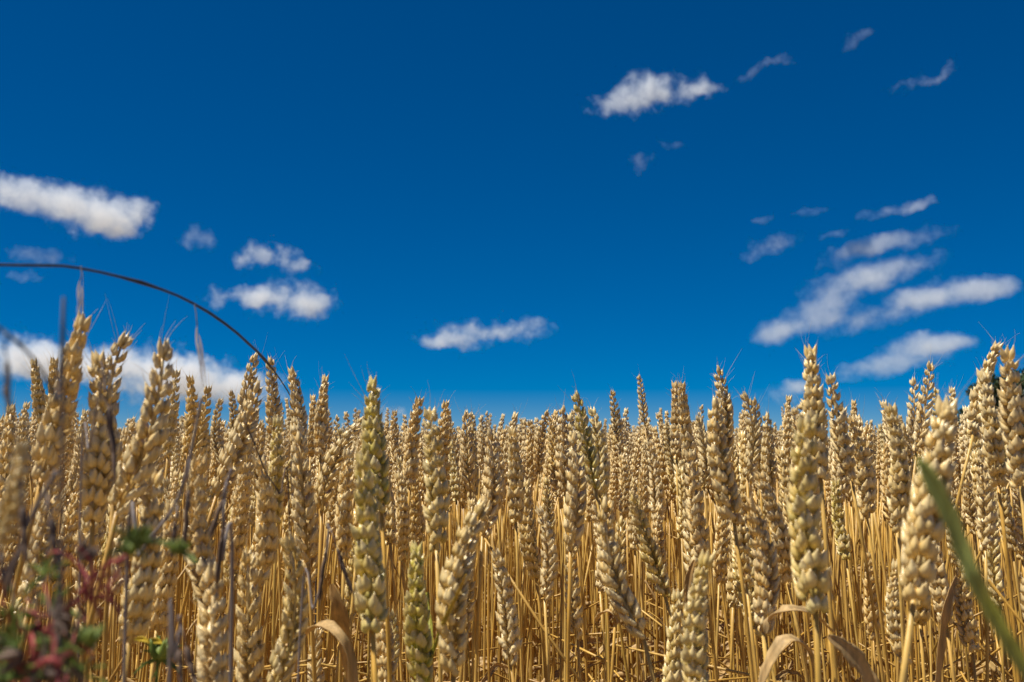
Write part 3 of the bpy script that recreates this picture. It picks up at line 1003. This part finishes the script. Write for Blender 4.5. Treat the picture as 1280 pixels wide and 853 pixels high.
# ------------------------------------------------------------------ the tree beyond the field
def tree():
    rng = np.random.default_rng(31)
    D = 60.0
    c = at(1322, 545, D)
    root = Vector((c.x, c.y, 0))
    t = thing("field_tree", root, "dark green bushy tree beyond the wheat at the right edge", "tree")
    H, RX = 6.1, 6.0
    m, tt, out = new_mat("tree_leaf")
    an = nd(tt, "ShaderNodeAttribute", attribute_name="tone"); sp = nd(tt, "ShaderNodeSeparateColor")
    tt.links.new(an.outputs['Color'], sp.inputs[0])
    b = nd(tt, "ShaderNodeBsdfPrincipled"); b.inputs['Roughness'].default_value = .55
    tt.links.new(mix_c(tt, sp.outputs[0], (0.012, 0.028, 0.007), (0.04, 0.07, 0.014)), b.inputs['Base Color'])
    tt.links.new(b.outputs[0], out.inputs[0])
    bark = plant_mat("bark", (0.16, 0.12, 0.09), (0.12, 0.09, 0.06), (0.06, 0.04, 0.03), (0.1, 0.1, 0.05), rough=.9, trans=0, streak=(12, 12, 2))
    g = Geo()
    trunk = smooth_path([(0, 0, 0), (0.1, 0.05, 1.2), (0.0, 0.1, 2.6), (0.15, 0, 4.4)], 12)
    g.add(*tube(trunk, np.linspace(.26, .08, len(trunk)), 10, .4))
    ends = []
    for k in range(16):
        a = k * 2.4; z = rng.uniform(0.7, 3.6); L = rng.uniform(2.0, 4.4) * (1 - 0.1 * z)
        e = np.array([math.cos(a) * L, math.sin(a) * L, z + rng.uniform(0.5, 1.6)])
        p = smooth_path([(0.05, 0.05, z), tuple(np.array([0, 0, z]) * 0.5 + e * 0.5 + rng.normal(0, .15, 3)), tuple(e)], 8)
        g.add(*tube(p, np.linspace(.09, .02, len(p)), 6, .4)); ends.append(e)
    link("trunk", g.mesh("trunk", bark), t)
    V, Q, C, n = [], [], [], 0
    cl = [e + rng.normal(0, .4, 3) for e in ends] + [np.array([rng.uniform(-RX, RX) * .75, rng.uniform(-3.5, 3.5), rng.uniform(1.0, H - 1.1)]) for _ in range(70)]
    for c_ in cl:
        rad = rng.uniform(.65, 1.15); tone = rng.uniform(0, 1)
        for _ in range(330):
            d = rng.normal(0, 1, 3); d /= np.linalg.norm(d)
            p = c_ + d * rad * rng.uniform(.45, 1.08) * [1.1, 1.1, .8]
            if p[2] > H + .2 or p[2] < .35: continue
            s = rng.normal(0, 1, 3); s /= np.linalg.norm(s); u = np.cross(s, rng.normal(0, 1, 3)); u /= np.linalg.norm(u)
            l, w_ = rng.uniform(.10, .18), rng.uniform(.05, .09)
            V += [p - s * l, p + u * w_, p + s * l, p - u * w_]; Q.append((n, n + 1, n + 2, n + 3)); n += 4
            C += [[min(1, max(0, tone * .6 + rng.uniform(0, .4))), 0, 0]] * 4
    g = Geo(); g.add(np.array(V), np.array(Q, dtype=np.int64), np.zeros((0, 3), dtype=np.int64), np.array(C))
    link("crown", g.mesh("crown", m, smooth=False), t)


tree()


# ------------------------------------------------------------------ grasses and weeds at the field's edge
def P3(pts):
    """(px, py, d) -> points"""
    return [np.array(at(x, y, d)) for x, y, d in pts]


def to_ground(p, dx=0.0, dy=0.0):
    p = np.array(p)
    return np.array([p[0] + dx, p[1] + dy, 0.0])


def spikelet_geo(rng, L, wd, mat_tone=0.5, n=5, lod='mid'):
    """A slender hanging grass spikelet: overlapping thin scales with bristles, pointing along +z from the origin."""
    g = Geo()
    for k in range(n):
        f = k / max(1, n - 1)
        s = 1 if k % 2 else -1
        d = np.array([0.05 * s, rng.normal(0, .03), 1.0])
        g.add(*place_floret(lod, np.array([0, 0, L * 0.55 * f]), d, np.array([s, 0.2, 0.0]), L * 0.5, wd * (1 - .35 * f), wd * .55, .05, rng.uniform(0, 1), 0))
        g.add(*hair(np.array([0.02 * L * s, 0, L * (0.55 * f + 0.46)]), d, L * 0.10, wd * 0.09, rng))
    return g


def orient(p, d):
    q = Vector((0, 0, 1)).rotation_difference(Vector(d).normalized())
    return Matrix.Translation(Vector(p)) @ q.to_matrix().to_4x4()


def drooping_grass(name, label, cat, path, root, r, mat, smat, hangs, seed, n=40, group=None):
    """A stalk through the given points (tip first), on down to the ground, with hanging spikelets (start point, end point, width)."""
    rng = np.random.default_rng(seed)
    pts = P3(path)
    last = pts[-1]
    rt = np.array([root[0], root[1], 0.0])
    allp = smooth_path(pts + [last * 0.45 + rt * 0.55, rt], n)
    t = thing(name, rt, label, cat, group)
    g = Geo()
    m = len(allp)
    rad = np.linspace(r * .75, r * (1.3 if name == 'arching_grass' else .9), m) * (1 + rng.normal(0, .06, m))
    rad[::9] *= 1.45                                     # joints
    wob = np.cumsum(rng.normal(0, r * .22, (m, 3)), axis=0); wob -= np.linspace(0, 1, m)[:, None] * wob[-1]
    g.add(*tube(allp - rt + wob, rad, 8, .4))
    link("stalk", g.mesh("stalk", mat), t)
    for (a, b, wd) in hangs:
        A, B = P3([a, b])
        ln = np.linalg.norm(B - A)
        s = spikelet_geo(rng, ln * 0.72, wd)
        st = Geo()
        top = A - rt
        d = (B - A) / ln
        st.add(*tube(np.array([top, top + d * ln * .15 + rng.normal(0, .0004, 3), top + d * ln * .3]), [r * .4] * 3, 5, .5))
        so = link("pedicel", st.mesh("pedicel", mat), t)
        link("spikelet", s.mesh("spikelet", smat), so, orient(top + d * ln * .28, d))
    return t


drooping_grass("arching_grass", "dark thin stalk arching across the sky at left with two drooping husks", "grass",
    [(-60, 335, .36), (0, 330, .38), (60, 330, .40), (100, 333, .42), (150, 344, .44), (200, 360, .46), (240, 378, .48), (280, 403, .51), (310, 428, .54), (330, 448, .66), (350, 474, 1.25), (368, 505, 1.5), (385, 560, 1.6), (395, 650, 1.65)],
    (-0.31, 1.68), .0007, M_ARCH, M_HUSK, [((101, 333, .42), (100, 398, .36), .0006), ((243, 380, .48), (256, 486, .40), .0007)], 5)
drooping_grass("blurred_grass", "pale blurred stalk slanting in at the left edge below the arched one", "grass",
    [(-60, 370, .22), (0, 414, .22), (30, 440, .225), (52, 466, .23), (70, 505, .235), (80, 560, .24)],
    (-.09, .27), .00045, M_ARCH, M_HUSK, [((-1, 470, .22), (14, 512, .22), .0008), ((8, 421, .22), (12, 520, .22), .0007)], 6)
drooping_grass("brome_grass", "dry brome stalk with dark hanging spikelets over the green buds at lower left", "grass",
    [(252, 498, .40), (243, 540, .40), (234, 590, .40), (222, 630, .40), (198, 668, .40), (176, 700, .40), (160, 740, .41)],
    (-.16, .46), .0008, M_HUSK, M_DARK, [((238, 575, .395), (229, 700, .39), .0012), ((222, 632, .395), (214, 700, .39), .0011)], 7)
drooping_grass("brome_grass", "brown drooping stick with one dark husk among the ears at lower left", "grass",
    [(290, 585, .42), (284, 605, .42), (278, 650, .42), (276, 700, .42), (290, 760, .43)],
    (-.12, .47), .0009, M_HUSK, M_DARK, [((284, 602, .415), (262, 676, .41), .0012), ((281, 625, .415), (270, 745, .41), .0010)], 8)
drooping_grass("brome_grass", "dry stalk with a forked dark spikelet left of the thick green tinged ear", "grass",
    [(410, 655, .50), (411, 680, .50), (405, 720, .50), (392, 760, .50), (374, 792, .51)],
    (-.12, .55), .0006, M_HUSK, M_DARK, [((411, 657, .495), (398, 760, .49), .0013), ((412, 659, .495), (442, 748, .49), .0013)], 9)
drooping_grass("wild_oat", "purple brown hanging husk in front of the second and third tall ears at left", "grass",
    [(126, 452, .40), (130, 470, .40), (124, 500, .41), (112, 560, .43), (100, 640, .46)],
    (-.19, .52), .0005, M_HUSK, M_DARK, [((131, 466, .40), (146, 606, .39), .0014)], 10)
drooping_grass("brome_grass", "dark dry spikelets bunched at the left edge under the blurred yellow ear", "grass",
    [(70, 590, .27), (58, 612, .27), (40, 645, .27), (22, 690, .27), (4, 730, .27), (-8, 790, .28)],
    (-.15, .33), .0008, M_HUSK, M_DARK, [((26, 600, .265), (34, 712, .26), .0012), ((60, 618, .265), (72, 716, .26), .0012), ((40, 645, .265), (2, 756, .26), .0009)], 11)
drooping_grass("brome_grass", "black brown drooping husk at the bottom edge left of the blurred ears", "grass",
    [(224, 770, .33), (224, 790, .33), (218, 830, .33), (210, 880, .33)],
    (-.10, .36), .0007, M_HUSK, M_DARK, [((225, 782, .325), (248, 870, .32), .0014), ((222, 790, .325), (228, 866, .32), .0012)], 12)
drooping_grass("thin_stalk", "thin black stalk crossing the ears under the leaning ear at left", "grass",
    [(307, 527, .60), (318, 556, .60), (332, 590, .60), (350, 618, .60), (362, 660, .61)],
    (-.12, .66), .0005, M_DARK, M_DARK, [], 13)


def green_blade():
    pts = smooth_path([np.array(at(x, y, d)) for x, y, d in
                       [(1148, 572, .205), (1165, 605, .205), (1186, 645, .205), (1203, 690, .205), (1222, 735, .205), (1245, 778, .21), (1275, 830, .215), (1320, 900, .22)]] + [np.array(at(1400, 1060, .235)), np.array(at(1480, 1400, .25)), np.array([.21, .27, 0.0])], 46)
    rt = pts[-1].copy()
    t = thing("grass_blade", rt, "bright green blurred grass blade slanting down at the right edge", "grass")
    m = len(pts)
    f = np.linspace(0, 1, m)
    wd = 0.0034 * (1 + .10 * np.sin(f * 70)) * np.minimum(1, (f * 14) ** .6 + .02) * (1 - .2 * f)
    nr = [np.array([-.35, -1.0, .35])] * m
    g = Geo(); g.add(*ribbon(pts - rt, wd, nr, .3, cup=.35, thick=.0003))
    bm_ = plant_mat("green_blade", (0.70, 0.72, 0.26), (0.44, 0.58, 0.10), (0.26, 0.36, 0.06), (0.38, 0.54, 0.06), rough=.5, trans=.35, streak=(500, 500, 160))
    link("blade", g.mesh("blade", bm_), t)
    g = Geo(); g.add(*tube(pts - rt + [0, .0002, -.0001], [.0006] * m, 6, .9))
    link("midrib", g.mesh("midrib", M_GREEN), t)


green_blade()


def yellow_blade():
    pts = smooth_path(P3([(583, 718, .49), (572, 745, .50), (558, 775, .52), (548, 800, .55), (541, 822, .59), (532, 850, .64)]) + [np.array([-.06, .68, 0.0])], 20)
    rt = pts[-1].copy()
    t = thing("grass_blade", rt, "stiff orange yellow blade with a green foot crossing the long leaning ear at the bottom", "grass")
    m = len(pts); f = np.linspace(0, 1, m)
    g = Geo(); g.add(*ribbon(pts - rt, .0030 * np.minimum(1, .25 + f * 2.2), [np.array([-.5, -1, .3])] * m, .2, cup=.3))
    me = g.mesh("blade", plant_mat("yellow_blade", (.72, .48, .08), (.66, .38, .05), (.5, .25, .03), (.3, .36, .04), trans=.3))
    a = np.zeros((len(g.v[0]), 4), dtype=np.float32); a[:, 3] = 1; a[:, 0] = .2; a[:, 1] = np.repeat(1 - np.clip((f - .12) * 2.2, 0, 1), 10)
    me.color_attributes["tone"].data.foreach_set("color", a.ravel())
    link("blade", me, t, unripe=.5)


yellow_blade()

# curled dead leaves that stand out low among the stems: (pixel path, distance, width in m, label)
for path, wd, nv, lab in [
    ([(368, 840, .62), (378, 800, .61), (402, 783, .60), (424, 796, .59), (438, 830, .59), (442, 880, .59)], .017, (0, -.25, 1), "broad curled brown dead leaf hooped between stems left of the thick green tinged ear"),
    ([(415, 730, .66), (425, 760, .66), (434, 800, .67), (440, 860, .68)], .020, (-.3, -1, .1), "wide dull brown leaf hanging behind the hooped dead leaf"),
    ([(950, 860, .60), (962, 830, .60), (985, 800, .60), (1010, 815, .61), (1020, 860, .62)], .015, (0, -.5, 1), "bent tan dead leaf below the frayed ear"),
    ([(957, 792, .62), (962, 775, .62), (985, 762, .61), (1015, 768, .62), (1040, 790, .64)], .012, (.1, -.6, 1), "narrow tan leaf folded over under the pale leaning ear"),
    ([(1035, 795, .58), (1062, 815, .58), (1085, 845, .58), (1100, 890, .58)], .018, (-.5, -1, .5), "olive brown leaf slanting down right of the thick greenish ear's stem"),
    ([(744, 778, .85), (752, 768, .84), (765, 765, .83), (772, 780, .83)], .012, (0, -.4, 1), "small curled tan leaf right of the small bright ear"),
    ([(1195, 720, .75), (1182, 760, .74), (1176, 800, .74), (1170, 860, .74)], .014, (.4, -1, .1), "brown leaf hanging left of the small neat ear"),
    ([(868, 700, .80), (862, 720, .80), (860, 745, .80), (866, 770, .80)], .011, (-.3, -1, .1), "pale dead leaf twisted between stems left of the biggest green tipped ear"),
]:
    pts = smooth_path(P3(path), 18)
    rt = pts[-1].copy()
    g = Geo()
    m = len(pts); f = np.linspace(0, 1, m)
    g.add(*ribbon(pts - rt, wd * .6 * np.minimum(1, .2 + 3 * f) * (1 - .35 * f) * (1 + .18 * np.sin(f * 19) + .1 * np.sin(f * 47)), [np.array(nv, float)] * m, .35, cup=.22))
    o = link("dead_leaf", g.mesh("dead_leaf", M_LEAF))
    o.location = rt
    o["label"] = lab; o["category"] = "leaf"; o["kind"] = "thing"; o["group"] = "curled dead leaves among the wheat stems"


def bud(rng, n=6, r=.0022, L=.006):
    """A cup of small pointed bracts."""
    g = Geo()
    for k in range(n):
        a = 6.283 * k / n + rng.uniform(-.2, .2)
        d = np.array([math.cos(a) * .45, math.sin(a) * .45, 1.0])
        g.add(*place_floret('mid', np.array([math.cos(a), math.sin(a), 0]) * r * .3, d, np.array([math.cos(a), math.sin(a), 0]), L * rng.uniform(.8, 1.2), r * .6, r * .45, .2, rng.uniform(0, 1), rng.random() * .3))
    g.add(*place_floret('mid', np.zeros(3), np.array([0, 0, 1.0]), np.array([1.0, 0, 0]), L * .8, r, r, 0, .2, 0))
    return g


def finger_leaf(rng, n, L, wd0, droop=.3):
    """Narrow lobes fanned from one point, a cut-leaved weed's leaf."""
    g = Geo()
    for k in range(n):
        a = -1.3 + 2.6 * k / max(1, n - 1) + rng.normal(0, .12)
        l = L * rng.uniform(.7, 1.1)
        wd = wd0 * rng.uniform(.45, .8)
        P = [np.array([math.sin(a) * l * f, 0.12 * l * math.sin(f * 3), math.cos(a) * l * f - droop * l * f * f]) for f in np.linspace(0, 1, 7)]
        f = np.linspace(0, 1, 7)
        g.add(*ribbon(np.array(P), wd * np.sin(np.pi * (f * .85 + .12)) + .0002, [np.array([0, -1.0, .2])] * 7, rng.uniform(0, .9), cup=.2))
    return g


def weed():
    rng = np.random.default_rng(61)
    D = .25
    base = np.array(at(40, 950, D)); rt = np.array([base[0] - .01, base[1] + .03, 0.0])
    t = thing("red_stemmed_weed", rt, "blurred weed with red stems, red fingered leaf and green buds at the bottom left corner", "weed")
    def stem(pts, r, mat=M_RED, name="stem"):
        P = smooth_path(P3(pts), 18)
        g = Geo(); g.add(*tube(P - rt, np.linspace(r, r * .7, len(P)) * .8, 7, rng.uniform(.2, .6)))
        return link(name, g.mesh(name, mat), t)
    lowp = smooth_path([rt, rt * .5 + base * .5 + [0, .01, 0], base, np.array(at(44, 850, D)), np.array(at(45, 800, D))], 20)
    g = Geo(); g.add(*tube(lowp - rt, np.linspace(.0016, .0011, len(lowp)), 8, .5))
    link("stem", g.mesh("stem", M_RED), t)
    stem([(45, 800, D), (62, 785, D), (85, 762, D), (100, 742, D), (112, 725, D)], .0010)
    stem([(112, 725, D), (130, 708, D), (150, 700, D), (166, 690, D), (172, 682, D)], .0007)
    stem([(45, 810, D), (30, 790, D), (12, 770, D), (4, 752, D)], .0008)
    stem([(45, 800, D), (70, 815, D - .01), (92, 806, D - .02), (104, 796, D - .02)], .0008, M_GREEN)
    stem([(30, 860, D), (46, 835, D - .02), (60, 825, D - .03), (78, 830, D - .03)], .0010)
    stem([(112, 725, D), (92, 700, D + .01), (70, 690, D + .01), (52, 700, D + .02)], .0006)
    stem([(172, 682, D), (200, 670, D + .02), (222, 668, D + .03)], .0005, M_DARK)
    def leafat(px, py, d, ang, n, L, wd, mat):
        g = finger_leaf(rng, n, L * .76, wd * .6)
        link("leaf", g.mesh("leaf", mat), t, Matrix.Translation(Vector(np.array(at(px, py, d)) - rt)) @ Matrix.Rotation(ang, 4, 'Y') @ Matrix.Rotation(rng.uniform(-.5, .5), 4, 'Z'))
    leafat(104, 742, D - .005, R(70), 5, .017, .0014, M_RED)
    leafat(118, 722, D - .01, R(60), 4, .016, .0012, M_RED)
    leafat(96, 752, D - .005, R(150), 3, .013, .0014, M_RED)
    leafat(150, 702, D, R(100), 3, .010, .0016, M_RED)
    leafat(66, 824, D - .03, R(80), 3, .012, .0017, M_RED)
    leafat(22, 838, D - .02, R(20), 4, .012, .0017, M_RED)
    leafat(170, 684, D - .01, R(-10), 6, .011, .0022, M_GREEN)
    leafat(166, 680, D - .015, R(60), 4, .009, .0022, M_GREEN)
    leafat(225, 692, D + .02, R(20), 4, .009, .003, M_GREEN)
    leafat(55, 720, D, R(-20), 5, .014, .0020, M_GREEN)
    leafat(64, 760, D + .01, R(10), 5, .014, .0022, M_GREEN)
    leafat(75, 800, D - .01, R(200), 5, .013, .0017, M_GREEN)
    leafat(20, 810, D - .02, R(-60), 6, .013, .0017, M_GREEN)
    leafat(12, 850, D - .02, R(-10), 6, .014, .0017, M_GREEN)
    leafat(92, 845, D - .01, R(30), 5, .013, .0017, M_GREEN)
    for px, py, d, s in [(8, 770, D, 1.3), (36, 770, D, 1.4), (106, 802, D - .02, 1.9), (158, 690, D - .01, 1.5), (174, 676, D - .01, 1.7), (222, 690, D + .02, 1.6), (72, 722, D, 1.0), (60, 808, D - .01, 1.1)]:
        link("bud", bud(rng).mesh("bud", M_GREEN), t, Matrix.Translation(Vector(np.array(at(px, py + 4, d)) - rt)) @ Matrix.Rotation(rng.uniform(-.5, .5), 4, 'Y') @ Matrix.Scale(s * .45, 4))
    for px, py, d in [(100, 700, D), (30, 820, D - .02), (55, 842, D - .02), (90, 775, D), (14, 800, D)]:
        link("dry_bud", bud(rng, 5, .0022, .007).mesh("dry_bud", M_DARK), t, Matrix.Translation(Vector(np.array(at(px, py, d)) - rt)) @ Matrix.Rotation(rng.uniform(-2, 2), 4, 'Y') @ Matrix.Scale(.8, 4))
    for k in range(38):
        px, py, dd = rng.uniform(-5, 112), rng.uniform(765, 880), D + rng.uniform(-.03, .04)
        mt = [M_GREEN, M_DARK, M_RED, M_GREEN, M_DARK][k % 5]
        leafat(px, py, dd, rng.uniform(0, 6.28), int(rng.integers(3, 6)), rng.uniform(.006, .012), rng.uniform(.0010, .0020), mt)
    for k in range(26):
        x0, y0 = rng.uniform(-10, 110), rng.uniform(830, 880)
        stem([(x0, y0, D), (x0 + rng.uniform(-14, 14), y0 - 40, D), (x0 + rng.uniform(-30, 30), y0 - rng.uniform(70, 130), D + rng.uniform(-.02, .02))], .0004, [M_RED, M_GREEN, M_DARK][k % 3])
    # second weed with the green whorl and the yellow petal, a little deeper
    D2 = .50
    b2 = np.array(at(195, 870, D2)); rt2 = np.array([b2[0], b2[1] + .02, 0.0])
    t2 = thing("small_green_weed", rt2, "small weed with one green whorl and a yellow petal under the shaded ear", "weed")
    P = smooth_path([rt2, rt2 * .5 + b2 * .5, b2, np.array(at(200, 830, D2)), np.array(at(199, 812, D2))], 18)
    g = Geo(); g.add(*tube(P - rt2, np.linspace(.0010, .0006, len(P)), 6, .4)); link("stem", g.mesh("stem", M_GREEN), t2)
    for a in (-30, 40, 160):
        link("leaf", finger_leaf(rng, 4, .014, .002).mesh("leaf", M_GREEN), t2, Matrix.Translation(Vector(np.array(at(199, 822, D2)) - rt2)) @ Matrix.Rotation(R(a), 4, 'Y'))
    link("bud", bud(rng).mesh("bud", M_GREEN), t2, Matrix.Translation(Vector(np.array(at(199, 826, D2)) - rt2)) @ Matrix.Scale(1.7, 4))
    P = smooth_path(P3([(199, 815, D2), (192, 806, D2), (187, 800, D2)]), 6)
    g = Geo(); g.add(*tube(P - rt2, [.0005] * len(P), 5, .4)); link("pedicel", g.mesh("pedicel", M_GREEN), t2)
    link("petal", finger_leaf(rng, 2, .008, .005).mesh("petal", M_YELLOW), t2, Matrix.Translation(Vector(np.array(at(185, 802, D2)) - rt2)))


weed()
